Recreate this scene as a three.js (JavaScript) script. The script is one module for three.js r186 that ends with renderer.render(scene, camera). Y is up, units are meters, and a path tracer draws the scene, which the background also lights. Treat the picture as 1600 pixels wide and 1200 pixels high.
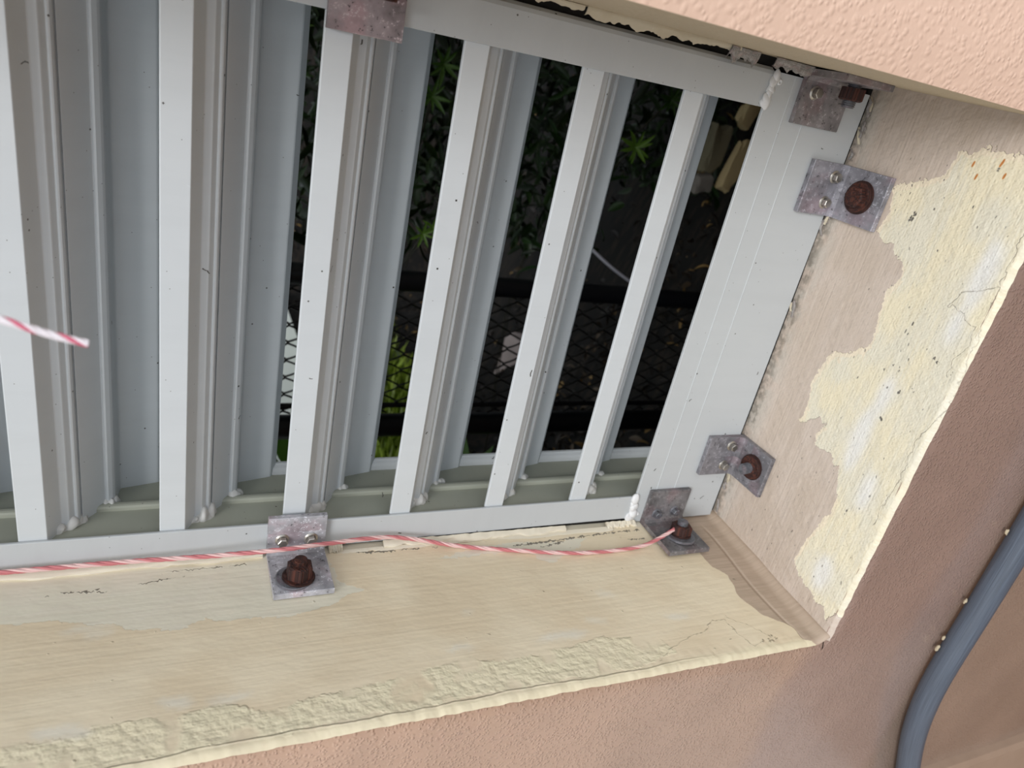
import * as THREE from 'three';
import { mergeGeometries, mergeVertices, toCreasedNormals } from 'three/addons/utils/BufferGeometryUtils.js';

// ------------------------------------------------------------------ camera, sky, sun, exposure
const scene = new THREE.Scene();
const camera = new THREE.PerspectiveCamera(2 * Math.atan(600 / 1126.03) * 180 / Math.PI, 1600 / 1200, 0.02, 60);
const eye = new THREE.Vector3(0.10619, 0.36662, 0.54497);
camera.position.copy(eye);
camera.quaternion.setFromRotationMatrix(new THREE.Matrix4().makeBasis(
  new THREE.Vector3(0.90256, 0.199255, 0.381682), new THREE.Vector3(-0.004148, 0.890457, -0.455049), new THREE.Vector3(-0.430542, 0.409126, 0.804518)));
camera.focus = 0.62;
camera.userData.fStop = 8;
scene.add(camera);

const renderer = new THREE.WebGLRenderer({ antialias: true });
renderer.toneMapping = THREE.LinearToneMapping;
renderer.toneMappingExposure = 1.0;
renderer.shadowMap.enabled = true;

{ // overcast sky, a little brighter towards the zenith; pale ground haze below the horizon
  const W = 64, H = 32, d = new Float32Array(W * H * 4);
  for (let j = 0; j < H; j++) {
    const el = ((j + 0.5) / H - 0.5) * Math.PI, s = Math.sin(el);
    const k = s > 0 ? 0.9 + 0.35 * s : 0.9 * Math.max(0.85, 1 + 3 * s);
    for (let i = 0; i < W; i++) d.set([0.93 * k, 1.0 * k, 1.08 * k, 1], (j * W + i) * 4);
  }
  const sky = new THREE.DataTexture(d, W, H, THREE.RGBAFormat, THREE.FloatType);
  sky.mapping = THREE.EquirectangularReflectionMapping; sky.magFilter = THREE.LinearFilter; sky.needsUpdate = true;
  scene.background = sky; scene.environment = sky;
  scene.backgroundIntensity = scene.environmentIntensity = 0.92;
}
const sun = new THREE.DirectionalLight(0xffffff, 2.0);   // sun behind thin cloud, low on the left
sun.position.set(-2.3, 0.70, 2.1).add(new THREE.Vector3(0.35, 0.15, 0)); sun.target.position.set(0.35, 0.15, 0);
sun.castShadow = true; sun.shadow.radius = 45; sun.shadow.mapSize.set(2048, 2048);
Object.assign(sun.shadow.camera, { left: -3, right: 3, top: 3, bottom: -3, near: 0.1, far: 12 });
scene.add(sun, sun.target);

// ------------------------------------------------------------------ helpers
let seed = 7;
const rnd = () => { seed = (seed + 0x6d2b79f5) | 0; let t = Math.imul(seed ^ (seed >>> 15), 1 | seed); t = (t + Math.imul(t ^ (t >>> 7), 61 | t)) ^ t; return ((t ^ (t >>> 14)) >>> 0) / 4294967296; };
const R = (a, b) => a + (b - a) * rnd();
const V = (x, y, z) => new THREE.Vector3(x, y, z);
const clamp = (x, a = 0, b = 1) => Math.min(b, Math.max(a, x));
const smooth = (a, b, x) => { const t = clamp((x - a) / (b - a)); return t * t * (3 - 2 * t); };
const lerp = (a, b, t) => a + (b - a) * t;
const mix3 = (a, b, t) => [a[0] + (b[0] - a[0]) * t, a[1] + (b[1] - a[1]) * t, a[2] + (b[2] - a[2]) * t];
const PERM = new Float32Array(65536); for (let i = 0; i < 65536; i++) PERM[i] = rnd();
function vn(x, y, per = 256) {                                // value noise 0..1, wrapping after `per` cells
  const ix = Math.floor(x), iy = Math.floor(y), fx = x - ix, fy = y - iy, u = fx * fx * (3 - 2 * fx), v = fy * fy * (3 - 2 * fy);
  const x0 = ((ix % per) + per) % per, x1 = (x0 + 1) % per, y0 = (((iy % per) + per) % per) * 256, y1 = ((((iy + 1) % per) + per) % per) * 256;
  const a = PERM[y0 + x0], b = PERM[y0 + x1], c = PERM[y1 + x0], d = PERM[y1 + x1];
  return a + (b - a) * u + (c - a) * v + (a - b - c + d) * u * v;
}
const fbm = (x, y, o = 4) => { let s = 0, a = 0.5, n = 0; for (let i = 0; i < o; i++) { s += a * vn(x + i * 17.3, y + i * 9.1); n += a; a *= 0.5; x *= 2.03; y *= 2.03; } return s / n; };
function texture(w, h, fn, opts = {}) {                       // colour map: fn(u, v) -> sRGB 0..255
  const d = new Uint8Array(w * h * 4);
  for (let j = 0, k = 0; j < h; j++) for (let i = 0; i < w; i++, k += 4) {
    const c = fn((i + 0.5) / w, (j + 0.5) / h); d[k] = clamp(c[0], 0, 255); d[k + 1] = clamp(c[1], 0, 255); d[k + 2] = clamp(c[2], 0, 255); d[k + 3] = 255;
  }
  const t = new THREE.DataTexture(d, w, h); t.colorSpace = opts.data ? THREE.NoColorSpace : THREE.SRGBColorSpace;
  t.magFilter = THREE.LinearFilter; t.minFilter = THREE.LinearMipmapLinearFilter; t.generateMipmaps = true;
  t.wrapS = t.wrapT = opts.clamp ? THREE.ClampToEdgeWrapping : THREE.RepeatWrapping; t.needsUpdate = true; return t;
}
function heightMap(w, h, fn, clampIt) {                       // bump map: fn(u, v) -> 0..1, in floats
  const d = new Float32Array(w * h * 4);
  for (let j = 0, k = 0; j < h; j++) for (let i = 0; i < w; i++, k += 4) { const c = fn((i + 0.5) / w, (j + 0.5) / h); d[k] = d[k + 1] = d[k + 2] = c; d[k + 3] = 1; }
  const t = new THREE.DataTexture(d, w, h, THREE.RGBAFormat, THREE.FloatType);
  t.magFilter = THREE.LinearFilter; t.wrapS = t.wrapT = clampIt ? THREE.ClampToEdgeWrapping : THREE.RepeatWrapping; t.needsUpdate = true; return t;
}
function mask(w, h, draw) {                                   // a canvas, read back as bilinear look-ups of its red channel, v = 0 at the first row
  const c = document.createElement('canvas'); c.width = w; c.height = h; const g = c.getContext('2d');
  g.fillStyle = '#000'; g.fillRect(0, 0, w, h); draw(g);
  const p = g.getImageData(0, 0, w, h).data;
  return (x, y) => {
    x = clamp(x, 0, w - 1.001); y = clamp(y, 0, h - 1.001); const i = x | 0, j = y | 0, fx = x - i, fy = y - j, o = (j * w + i) * 4;
    return ((p[o] * (1 - fx) + p[o + 4] * fx) * (1 - fy) + (p[o + w * 4] * (1 - fx) + p[o + w * 4 + 4] * fx) * fy) / 255;
  };
}
function flipIfInsideOut(g) {
  const p = g.attributes.position, a = V(), b = V(), c = V(); let vol = 0;
  for (let i = 0; i < p.count; i += 3) { a.fromBufferAttribute(p, i); b.fromBufferAttribute(p, i + 1); c.fromBufferAttribute(p, i + 2); vol += a.dot(b.cross(c)); }
  if (vol < 0) for (const at of Object.values(g.attributes)) for (let i = 0; i < at.count; i += 3) for (let k = 0; k < at.itemSize; k++) {
    const x = at.array[(i + 1) * at.itemSize + k]; at.array[(i + 1) * at.itemSize + k] = at.array[(i + 2) * at.itemSize + k]; at.array[(i + 2) * at.itemSize + k] = x;
  }
  g.computeVertexNormals(); return g;
}
function prism(pts, a0, a1, map, scale = 1, du = 0, dv = 0) { // closed outline swept straight from a0 to a1; uv in metres times scale
  const pos = [], uv = [], n = pts.length, put = (p, a, u) => { pos.push(...map(p[0], p[1], a)); uv.push((u + du) * scale, (a + dv) * scale); };
  let s = 0;
  for (let i = 0; i < n; i++) {
    const p = pts[i], q = pts[(i + 1) % n], l = Math.hypot(q[0] - p[0], q[1] - p[1]);
    put(p, a0, s); put(q, a0, s + l); put(q, a1, s + l); put(p, a0, s); put(q, a1, s + l); put(p, a1, s); s += l;
  }
  const cap = THREE.ShapeUtils.triangulateShape(pts.map((p) => new THREE.Vector2(p[0], p[1])), []);
  const area = THREE.ShapeUtils.area(pts.map((p) => new THREE.Vector2(p[0], p[1])));
  for (const [a, f] of [[a0, area > 0], [a1, area < 0]]) for (const t of cap) {
    const tri = f ? [t[0], t[2], t[1]] : t; for (const k of tri) { pos.push(...map(pts[k][0], pts[k][1], a)); uv.push((pts[k][0] + du) * scale, (pts[k][1] + dv) * scale); }
  }
  const g = new THREE.BufferGeometry(); g.setAttribute('position', new THREE.Float32BufferAttribute(pos, 3)); g.setAttribute('uv', new THREE.Float32BufferAttribute(uv, 2));
  return flipIfInsideOut(g);
}
function box(x0, x1, y0, y1, z0, z1, c = 0.0006) {            // a box with chamfered long edges (swept along y)
  const o = [[x0 + c, z0], [x1 - c, z0], [x1, z0 + c], [x1, z1 - c], [x1 - c, z1], [x0 + c, z1], [x0, z1 - c], [x0, z0 + c]];
  return prism(o, y0, y1, (x, z, y) => [x, y, z]);
}
function grid(nu, nv, f, closed) {                            // f(u, v) -> [x, y, z, U, V]
  const pos = [], uv = [], idx = [];
  for (let j = 0; j <= nv; j++) for (let i = 0; i <= nu; i++) { const p = f(i / nu, j / nv); pos.push(p[0], p[1], p[2]); uv.push(p[3] ?? i / nu, p[4] ?? j / nv); }
  for (let j = 0; j < nv; j++) for (let i = 0; i < nu; i++) { const a = j * (nu + 1) + i; idx.push(a, a + 1, a + nu + 2, a, a + nu + 2, a + nu + 1); }
  const g = new THREE.BufferGeometry(); g.setAttribute('position', new THREE.Float32BufferAttribute(pos, 3)); g.setAttribute('uv', new THREE.Float32BufferAttribute(uv, 2)); g.setIndex(idx); g.computeVertexNormals(); return g;
}
const counts = {};
function named(kind) { const n = counts[kind] = (counts[kind] ?? -1) + 1; return n ? `${kind}_${String(n).padStart(3, '0')}` : kind; }
function part(name, geometry, material, parent) {
  const m = new THREE.Mesh(geometry, material); m.castShadow = m.receiveShadow = true;
  const siblings = parent === scene ? null : parent.children.filter((c) => c.name.replace(/_\d{3}$/, '') === name).length;
  m.name = parent === scene ? named(name) : siblings ? `${name}_${String(siblings).padStart(3, '0')}` : name;
  parent.add(m); return m;
}
function tag(o, label, category, group) { o.userData.label = label; o.userData.category = category; if (group) o.userData.group = group; return o; }
function thing(name, label, category, at = [0, 0, 0], group) { const o = new THREE.Group(); o.name = named(name); o.position.set(...at); scene.add(o); return tag(o, label, category, group); }
function structure(name, geometry, material) { const m = part(name, geometry, material, scene); m.userData.kind = 'structure'; return m; }
const std = (o) => new THREE.MeshStandardMaterial(o);
const tube = (pts, r, seg = 40, rs = 8) => new THREE.TubeGeometry(new THREE.CatmullRomCurve3(pts), seg, r, rs);
const merge = (list) => mergeGeometries(list.map((g) => { const n = g.index ? g.toNonIndexed() : g; for (const k of Object.keys(n.attributes)) if (!['position', 'normal', 'uv'].includes(k)) n.deleteAttribute(k); return n; }));
function blob(r, bumpiness, sx = 1, sy = 1, sz = 1, det = 3) { // lumpy rounded bead
  const g = mergeVertices(new THREE.IcosahedronGeometry(1, det).deleteAttribute('normal').deleteAttribute('uv')), p = g.attributes.position, o = R(0, 50);
  for (let i = 0; i < p.count; i++) { const x = p.getX(i), y = p.getY(i), z = p.getZ(i), k = r * (1 + bumpiness * (vn(x * 1.7 + o, y * 1.7 + z * 1.3 + o) - 0.5) * 2); p.setXYZ(i, x * k * sx, y * k * sy, z * k * sz); }
  g.setAttribute('uv', new THREE.Float32BufferAttribute(new Float32Array(p.count * 2), 2)); g.computeVertexNormals(); return g;
}

// ------------------------------------------------------------------ masonry: paint on plaster
const D = 0.197, JX = 0.712;                                   // wall face, jamb face
const sillY = (x, z) => lerp(-0.0835 - 0.007 * clamp(x / 0.7, -0.4, 1.1), -0.0865 - 0.0215 * (x - 0.0), clamp(z / D));
const jambEdge = [[0.3704,0.1843],[0.3727,0.1626],[0.3739,0.1486],[0.3747,0.1314],[0.3684,0.1200],[0.3682,0.1080],[0.3537,0.1054],[0.3421,0.0973],[0.3360,0.0857],[0.3282,0.0616],[0.3057,0.0672],[0.2813,0.0609],[0.2772,0.0841],[0.2687,0.0994],[0.2560,0.1038],[0.2335,0.0970],[0.2133,0.0998],[0.1917,0.1032],[0.1789,0.1003],[0.1729,0.0871],[0.1533,0.0647],[0.1327,0.0599],[0.1209,0.0586],[0.1007,0.0662],[0.0768,0.0622],[0.0943,0.0861],[0.0922,0.0944],[0.0805,0.0886],[0.0679,0.0933],[0.0714,0.1139],[0.0661,0.1210],[0.0600,0.1259],[0.0335,0.1413],[0.0085,0.1393],[-0.0242,0.1287],[-0.0561,0.1259],[-0.0729,0.1491],[-0.0732,0.1633],[-0.0764,0.1768],[-0.0840,0.1852],[-0.0672,0.1940]];
const jambCracks = [[[0.3204,0.1895],[0.2959,0.1898],[0.2760,0.1917],[0.1677,0.1986],[0.1279,0.1860],[0.0954,0.1886],[0.0579,0.1859],[0.0356,0.1859]], [[0.2760,0.1917],[0.2633,0.1650],[0.2496,0.1596],[0.2427,0.1786],[0.2410,0.1885],[0.2246,0.1909],[0.2093,0.1835],[0.1917,0.1850]]];
let jambMap, jambBump;
{
  const y0 = -0.115, ys = 0.54, z0 = -0.012, zs = 0.218, W = 2048, H = 1024, mw = 1024, mh = 512;
  const X = (y) => (y - y0) / ys * mw, Y = (z) => (z - z0) / zs * mh;
  const zone = mask(mw, mh, (g) => {                           // 1 = old cream paint laid bare
    g.fillStyle = '#fff'; g.beginPath(); jambEdge.forEach(([y, z], i) => g[i ? 'lineTo' : 'moveTo'](X(y), Y(z)));
    g.lineTo(X(-0.085), Y(0.23)); g.lineTo(X(0.38), Y(0.23)); g.closePath(); g.fill();
  });
  const lines = (g, list, w) => { g.lineCap = 'round'; for (const l of list) for (let i = 0; i + 1 < l.length; i++) for (let k = 0; k < 6; k++) { const t = k / 6, q = (t) => [X(lerp(l[i][0], l[i + 1][0], t)) , Y(lerp(l[i][1], l[i + 1][1], t))]; g.lineWidth = w * R(0.5, 1.3); g.beginPath(); g.moveTo(...q(t)); g.lineTo(...q(t + 1 / 6)); g.stroke(); } };
  const crack = mask(mw, mh, (g) => { g.strokeStyle = '#fff'; g.globalAlpha = 0.8; lines(g, jambCracks, 1.0); });
  const spots = mask(mw, mh, (g) => {
    g.fillStyle = '#fff';
    for (const [y, z, r] of [[0.3609,0.147,3.5],[0.1286,0.1465,5],[0.1596,0.1512,4.5],[0.3056,0.091,6],[0.31,0.0925,4],[0.203,0.168,4],[0.2,0.172,3],[0.18,0.135,2.5],[0.177,0.142,2.5],[0.172,0.128,2.5],[0.03,0.155,2.5],[0.3375,0.1925,5]]) for (let k = 0; k < 7; k++) { g.beginPath(); g.arc(X(y) + R(-r, r) * 0.7, Y(z) + R(-r, r) * 0.7, r * R(0.2, 0.5), 0, 7); g.fill(); }
    for (let k = 0; k < 330; k++) { const y = R(-0.09, 0.36), z = R(0.06, 0.19), r = Math.pow(rnd(), 5) * 1.8 + 0.35; g.globalAlpha = R(0.4, 1); g.beginPath(); g.ellipse(X(y), Y(z), r * R(0.7, 2), r * 0.8, R(-0.5, 0.5), 0, 7); g.fill(); }
  });
  const rust = mask(mw, mh, (g) => { g.fillStyle = '#fff'; for (const [y, z] of [[0.361,0.125],[0.352,0.132],[0.3673,0.1481],[0.3655,0.1475],[0.3574,0.1543]]) { g.beginPath(); g.ellipse(X(y), Y(z), 5, 2, 0.2, 0, 7); g.fill(); } });
  const white = mask(mw, mh, (g) => { g.filter = 'blur(9px)'; g.fillStyle = '#fff'; for (const [y, z, a, b] of [[0.28,0.175,60,22],[0.10,0.135,70,24],[0.235,0.172,34,16],[0.15,0.14,40,20],[-0.045,0.16,40,26],[0.06,0.165,40,18]]) { g.beginPath(); g.ellipse(X(y), Y(z), a, b, 0, 0, 7); g.fill(); } });
  const warp = (u, v) => { const y = u * mw, z = v * mh; return [y + (fbm(u * 70, v * 28, 3) - 0.5) * 22 + (vn(u * 420, v * 160) - 0.5) * 5, z + (fbm(u * 70 + 40, v * 28, 3) - 0.5) * 14 + (vn(u * 330 + 9, v * 160) - 0.5) * 4]; };
  const at = (u, v) => {
    const [a, b] = warp(u, v), cream = smooth(0.35, 0.65, zone(a, b)); const x = u * mw, y = v * mh, wob = (fbm(u * 90, v * 40, 3) - 0.5) * 14;
    return { cream, crack: crack(x + wob, y + wob), spot: spots(x + wob * 0.3, y), rust: rust(x, y), white: white(x, y) };
  };
  jambMap = texture(W, H, (u, v) => {
    const m = at(u, v), y = y0 + u * ys, z = z0 + v * zs, brush = fbm(u * 9, v * 130, 3) - 0.5, blot = fbm(u * 16, v * 9, 4) - 0.5;
    let beige = mix3([205, 190, 177], [198, 182, 167], clamp(0.5 + blot * 2 + brush));
    beige = mix3(beige, [192, 186, 176], smooth(0.03, 0.0, z) * smooth(0.35, 0.65, fbm(u * 26, v * 16)) * 0.7);
    let cream = mix3([226, 219, 199], [233, 222, 193], clamp(0.5 + blot * 2.5 + brush));
    cream = mix3(cream, [232, 230, 226], m.white * 0.85);
    cream = mix3(cream, [236, 221, 196], smooth(0.35, 0.65, zone(warp(u, v)[0] + 9, warp(u, v)[1] - 7)) < 0.5 ? 0.75 : 0);
    let c = mix3(beige, cream, m.cream);
    const grime = smooth(0.012, 0.001, z + (fbm(u * 40, v * 12) - 0.5) * 0.012);
    c = mix3(c, [110, 104, 94], grime * 0.5 * smooth(0.3, 0.7, fbm(u * 120, v * 50)));
    c = mix3(c, [120, 112, 100], m.crack * 0.65); c = mix3(c, [88, 85, 80], clamp(m.spot) * 0.85); c = mix3(c, [190, 120, 60], m.rust);
    return c;
  }, { clamp: true });
  jambBump = heightMap(W, H, (u, v) => {
    const m = at(u, v);
    return 0.35 + 0.28 * (1 - m.cream) + (fbm(u * 10, v * 120, 3) - 0.5) * 0.16 + (fbm(u * 90, v * 36, 3) - 0.5) * 0.4 + m.cream * (vn(u * 380, v * 150) - 0.5) * 0.12 - 0.3 * m.crack - 0.3 * m.spot;
  }, true);
  
}
const jambUV = (y, z) => [(y + 0.115) / 0.54, (z + 0.012) / 0.218];
let sillMap, sillBump;
const SX0 = -0.26, SXS = 0.985, SZ0 = -0.012, SZS = 0.222, sillUV = (x, z) => [(x - SX0) / SXS, (z - SZ0) / SZS];
{
  const W = 2048, H = 640, mw = 1536, mh = 384, X = (x) => (x - SX0) / SXS * mw, Y = (z) => (z - SZ0) / SZS * mh;
  const poly = (g, l) => { g.beginPath(); l.forEach(([x, z], i) => g[i ? 'lineTo' : 'moveTo'](X(x), Y(z))); g.closePath(); g.fill(); };
  const grey = mask(mw, mh, (g) => { g.fillStyle = '#fff'; poly(g, [[-0.3,0.055],[-0.021,0.0538],[0.0268,0.0554],[0.0701,0.0678],[0.1057,0.0816],[0.1381,0.0748],[0.172,0.0777],[0.2129,0.078],[0.2413,0.07],[0.2604,0.0588],[0.2422,0.0344],[0.24,-0.02],[-0.3,-0.02]]); poly(g, [[0.34,0.028],[0.44,0.03],[0.46,0.05],[0.50,0.034],[0.52,0.02],[0.4,0.016]]); });
  const taupe = mask(mw, mh, (g) => { g.fillStyle = '#fff'; poly(g, [[0.66,-0.02],[0.6672,0.0075],[0.6485,0.0606],[0.6496,0.0806],[0.6599,0.0961],[0.6521,0.1272],[0.661,0.1527],[0.6787,0.1671],[0.6857,0.1739],[0.686,0.1892],[0.698,0.1976],[0.698,0.23],[0.76,0.23],[0.76,-0.02]]); });
  const rough = mask(mw, mh, (g) => { g.fillStyle = '#fff'; g.filter = 'blur(3px)'; poly(g, [[-0.3,0.168],[0.0111,0.163],[0.0391,0.1641],[0.0637,0.1577],[0.102,0.1591],[0.1431,0.1578],[0.177,0.1674],[0.2093,0.1644],[0.2386,0.1619],[0.2858,0.1577],[0.3259,0.1527],[0.3696,0.1605],[0.4212,0.1566],[0.4711,0.1511],[0.505,0.1537],[0.5326,0.1673],[0.5317,0.1791],[0.4819,0.188],[0.357,0.1883],[0.2521,0.187],[0.1533,0.189],[-0.3,0.19]]); });
  const pale = mask(mw, mh, (g) => { g.filter = 'blur(4px)'; g.fillStyle = '#fff'; for (const [x, z, a, b] of [[0.05,0.068,26,5],[0.0578,0.074,14,4],[0.045,0.158,24,9],[0.1141,0.148,14,8],[0.1476,0.153,20,6],[0.33,0.14,22,5],[0.43,0.142,40,8],[0.47,0.13,14,4],[0.56,0.14,20,6],[0.35,0.1,12,3],[0.50,0.10,18,4]]) { g.beginPath(); g.ellipse(X(x), Y(z), a, b, R(-0.2, 0.2), 0, 7); g.fill(); } });
  const crack = mask(mw, mh, (g) => {
    g.strokeStyle = '#fff'; const line = (l, w) => { for (let i = 0; i + 1 < l.length; i++) { let px = X(l[i][0]), py = Y(l[i][1]); for (let k = 1; k <= 7; k++) { const f = k === 7 ? 0 : 1, qx = X(lerp(l[i][0], l[i + 1][0], k / 7)) + f * R(-2, 2), qy = Y(lerp(l[i][1], l[i + 1][1], k / 7)) + f * R(-1.6, 1.6); g.lineWidth = w * R(0.2, 1.1); g.globalAlpha = R(0.25, 0.9); g.beginPath(); g.moveTo(px, py); g.lineTo(qx, qy); g.stroke(); px = qx; py = qy; } } g.globalAlpha = 1; };
    line([[0.5088,0.186],[0.5277,0.1744],[0.5609,0.1647],[0.5784,0.1621],[0.5961,0.1516],[0.6102,0.1524],[0.6116,0.166],[0.6164,0.1798],[0.6207,0.189],[0.6375,0.184]], 1.6);
    line([[0.615,0.15],[0.632,0.162],[0.641,0.172],[0.648,0.18]], 1.2);
    g.fillStyle = '#fff'; for (const [x, z, r] of [[0.6375,0.184,4],[0.65,0.18,4],[0.612,0.166,3],[0.6,0.176,2.5],[0.645,0.184,5],[0.655,0.183,4],[0.36,0.13,2]]) for (let k = 0; k < 5; k++) { g.beginPath(); g.arc(X(x) + R(-r, r), Y(z) + R(-r, r) * 0.6, r * R(0.15, 0.4), 0, 7); g.fill(); }
    for (let k = 0; k < 90; k++) { const r = Math.pow(rnd(), 4) * 1.1 + 0.3; g.globalAlpha = R(0.3, 0.9); g.beginPath(); g.ellipse(X(R(-0.1, 0.7)), Y(R(0.0, 0.19)), r * R(1, 2), r, R(0, 3), 0, 7); g.fill(); }
  });
  const peel = mask(mw, mh, (g) => {                            // grey substrate where the top coat has flaked along the frame
    g.strokeStyle = '#fff'; const seg = (l, w) => { for (let i = 0; i + 1 < l.length; i++) for (let k = 0; k < 14; k++) { g.lineWidth = w * R(0.1, 1.1); const a = k / 14, b = (k + 1) / 14; g.beginPath(); g.moveTo(X(lerp(l[i][0], l[i + 1][0], a)), Y(lerp(l[i][1], l[i + 1][1], a))); g.lineTo(X(lerp(l[i][0], l[i + 1][0], b)), Y(lerp(l[i][1], l[i + 1][1], b))); g.stroke(); } };
    seg([[0.275,0.0105],[0.306,0.0115]], 6); seg([[0.262,0.0095],[0.35,0.0125]], 1.5); seg([[0.43,0.0205],[0.49,0.0174],[0.536,0.0148],[0.5927,0.013]], 4); seg([[0.46,0.026],[0.49,0.021]], 3); seg([[0.57,0.027],[0.592,0.028]], 4);
    seg([[0.03,0.026],[0.0626,0.03]], 2.4); seg([[0.02,0.03],[0.06,0.026]], 1); seg([[0.08,0.026],[0.12,0.02]], 2); seg([[0.1,0.013],[0.17,0.012]], 1.2);
  });
  const look = (u, v) => {
    const x = u * mw, y = v * mh, wx = (fbm(u * 60, v * 20, 3) - 0.5) * 26, wy = (fbm(u * 60 + 31, v * 24, 3) - 0.5) * 14 + (vn(u * 500, v * 130) - 0.5) * 4;
    return { grey: smooth(0.3, 0.7, grey(x + wx, y + wy)), taupe: smooth(0.3, 0.7, taupe(x + wx * 0.25, y + wy * 0.5)), rough: smooth(0.2, 0.8, rough(x + wx, y + wy)) * smooth(0.2, 0.42, fbm(u * 40 + 5, v * 9, 3)), pale: pale(x + wx, y + wy), crack: crack(x + wx * 0.3, y + wy * 0.3), peel: peel(x, y + (vn(u * 700, v * 90) - 0.5) * 5) };
  };
  sillMap = texture(W, H, (u, v) => {
    const m = look(u, v), x = SX0 + u * SXS, z = SZ0 + v * SZS, brush = fbm(u * 20, v * 120, 3) - 0.5, blot = fbm(u * 18, v * 6, 4) - 0.5;
    let c = mix3([238, 223, 194], [230, 212, 181], clamp(0.5 + blot * 2.4 + brush * 0.35));
    c = mix3(c, [231, 225, 206], m.grey * 0.85); c = mix3(c, [234, 223, 191], m.rough * 0.9); c = mix3(c, [236, 229, 212], m.pale * 0.8);
    const edge = smooth(0.186, 0.192, z + (fbm(u * 60, v * 10) - 0.5) * 0.006); c = mix3(c, [232, 220, 188], edge * 0.8);
    const lip = smooth(0.012, 0.004, z + (fbm(u * 50, v * 10) - 0.5) * 0.006); c = mix3(c, [238, 230, 210], lip * 0.8 * (1 - m.taupe));
    const ridge = Math.exp(-Math.pow((x - 0.681 - 0.0025 * Math.sin(z * 40)) / 0.0022, 2)) * smooth(0.01, 0.03, z);
    c = mix3(c, mix3([180, 160, 140], [192, 171, 151], clamp(0.5 + brush * 2 + ridge)), m.taupe);
    c = mix3(c, [158, 146, 122], m.crack * 0.7); c = mix3(c, [112, 106, 94], smooth(0.25, 0.6, m.peel) * 0.85);
    return c;
  }, { clamp: true });
  sillBump = heightMap(W, H, (u, v) => {
    const m = look(u, v), x = SX0 + u * SXS, z = SZ0 + v * SZS;
    const chips = Math.pow(fbm(u * 190, v * 46, 3), 1.4) + 0.3 * (fbm(u * 30, v * 90, 2) - 0.5);
    const ridge = Math.exp(-Math.pow((x - 0.681 - 0.0025 * Math.sin(z * 40)) / 0.0022, 2)) * smooth(0.01, 0.03, z);
    const line = Math.exp(-Math.pow((z - 0.1895 - 0.0012 * Math.sin(x * 30) - (fbm(u * 30, 3) - 0.5) * 0.004) / 0.0008, 2)) * smooth(0.6, 0.45, x);
    return 0.55 + m.rough * (chips - 0.62) * 0.34 + (1 - m.rough) * ((fbm(u * 12, v * 70, 3) - 0.5) * 0.05 + (fbm(u * 90, v * 40, 3) - 0.5) * 0.07) + m.grey * 0.015 + smooth(0.186, 0.192, z) * (fbm(u * 110, v * 26, 3) - 0.5) * 0.16 + m.taupe * ridge * 0.35 - m.crack * 0.2 - smooth(0.25, 0.6, m.peel) * 0.15 - line * 0.25;
  }, true);
}
function stucco(count, r0, r1) {                               // rounded grains of sprayed wall paint on a 0.16 m square that repeats
  const n = 1024, h = new Float32Array(n * n);
  for (let j = 0; j < n; j++) for (let i = 0; i < n; i++) h[j * n + i] = 0.12 * vn(i / n * 14, j / n * 14, 14) + 0.1 * vn(i / n * 90, j / n * 90, 90);
  for (let k = 0; k < count; k++) {
    const x = R(0, n), y = R(0, n), r = R(r0, r1), a = R(0, 3.14), e = R(1, 1.6), top = R(0.25, 0.65), c = Math.cos(a), t = Math.sin(a), m = Math.ceil(r * e);
    for (let b = -m; b <= m; b++) for (let d = -m; d <= m; d++) {
      const u = (d * c + b * t) / (r * e), v = (b * c - d * t) / r, q = 1 - u * u - v * v; if (q <= 0) continue;
      const o = (((y + b) | 0) + n) % n * n + (((x + d) | 0) + n) % n; h[o] = Math.max(h[o], 0.1 + top * q * q);
    }
  }
  return heightMap(n, n, (u, v) => h[Math.min(n - 1, v * n | 0) * n + Math.min(n - 1, u * n | 0)]);
}
const bumpFine = stucco(2600, 7, 12), bumpCoarse = stucco(1500, 10, 19);
const WALLTILE = 1 / 0.16;
// wall below and beside the opening: brown paint, toned lighter to the left and greyer to the right
const wallMap = texture(1024, 1024, (u, v) => {
  const x = -0.4 + u * 2.0, y = -1.0 + v * 2.0, blot = fbm(u * 14, v * 14, 4) - 0.5, fine = fbm(u * 60, v * 60, 3) - 0.5;
  const left = [190, 157, 134], right = [154, 129, 117], far = [150, 129, 114];
  const s = smooth(0.66, 0.715, x + (fbm(u * 40, v * 40, 3) - 0.5) * 0.035), s2 = smooth(0.9, 0.93, x);
  let c = mix3(mix3(left, [178, 150, 131], smooth(0.3, 0.6, x)), right, s); c = mix3(c, far, s2);
  c = mix3(c, [172, 152, 141], smooth(0.05, -0.05, y + 0.12) * s * 0.5 * (1 - s2));
  return c.map((k) => k * (1 + blot * 0.14 + fine * 0.06));
}, { clamp: true });
wallMap.channel = 0;
const M = {};
M.jamb = std({ map: jambMap, bumpMap: jambBump, bumpScale: 0.0022, roughness: 0.5 });
M.sill = std({ map: sillMap, bumpMap: sillBump, bumpScale: 0.0042, roughness: 0.55 });
M.wall = new THREE.MeshPhysicalMaterial({ map: wallMap, bumpMap: bumpFine, bumpScale: 0.0010, roughness: 0.42, clearcoat: 0.8, clearcoatRoughness: 0.18 });
M.pink = std({ color: 0xe6c5af, bumpMap: bumpCoarse, bumpScale: 0.0008, roughness: 0.6 });
M.plaster = std({ color: 0xb9aa8f, roughness: 0.7 });
M.concrete = std({ color: 0xe6e3de, roughness: 0.85 });

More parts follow.
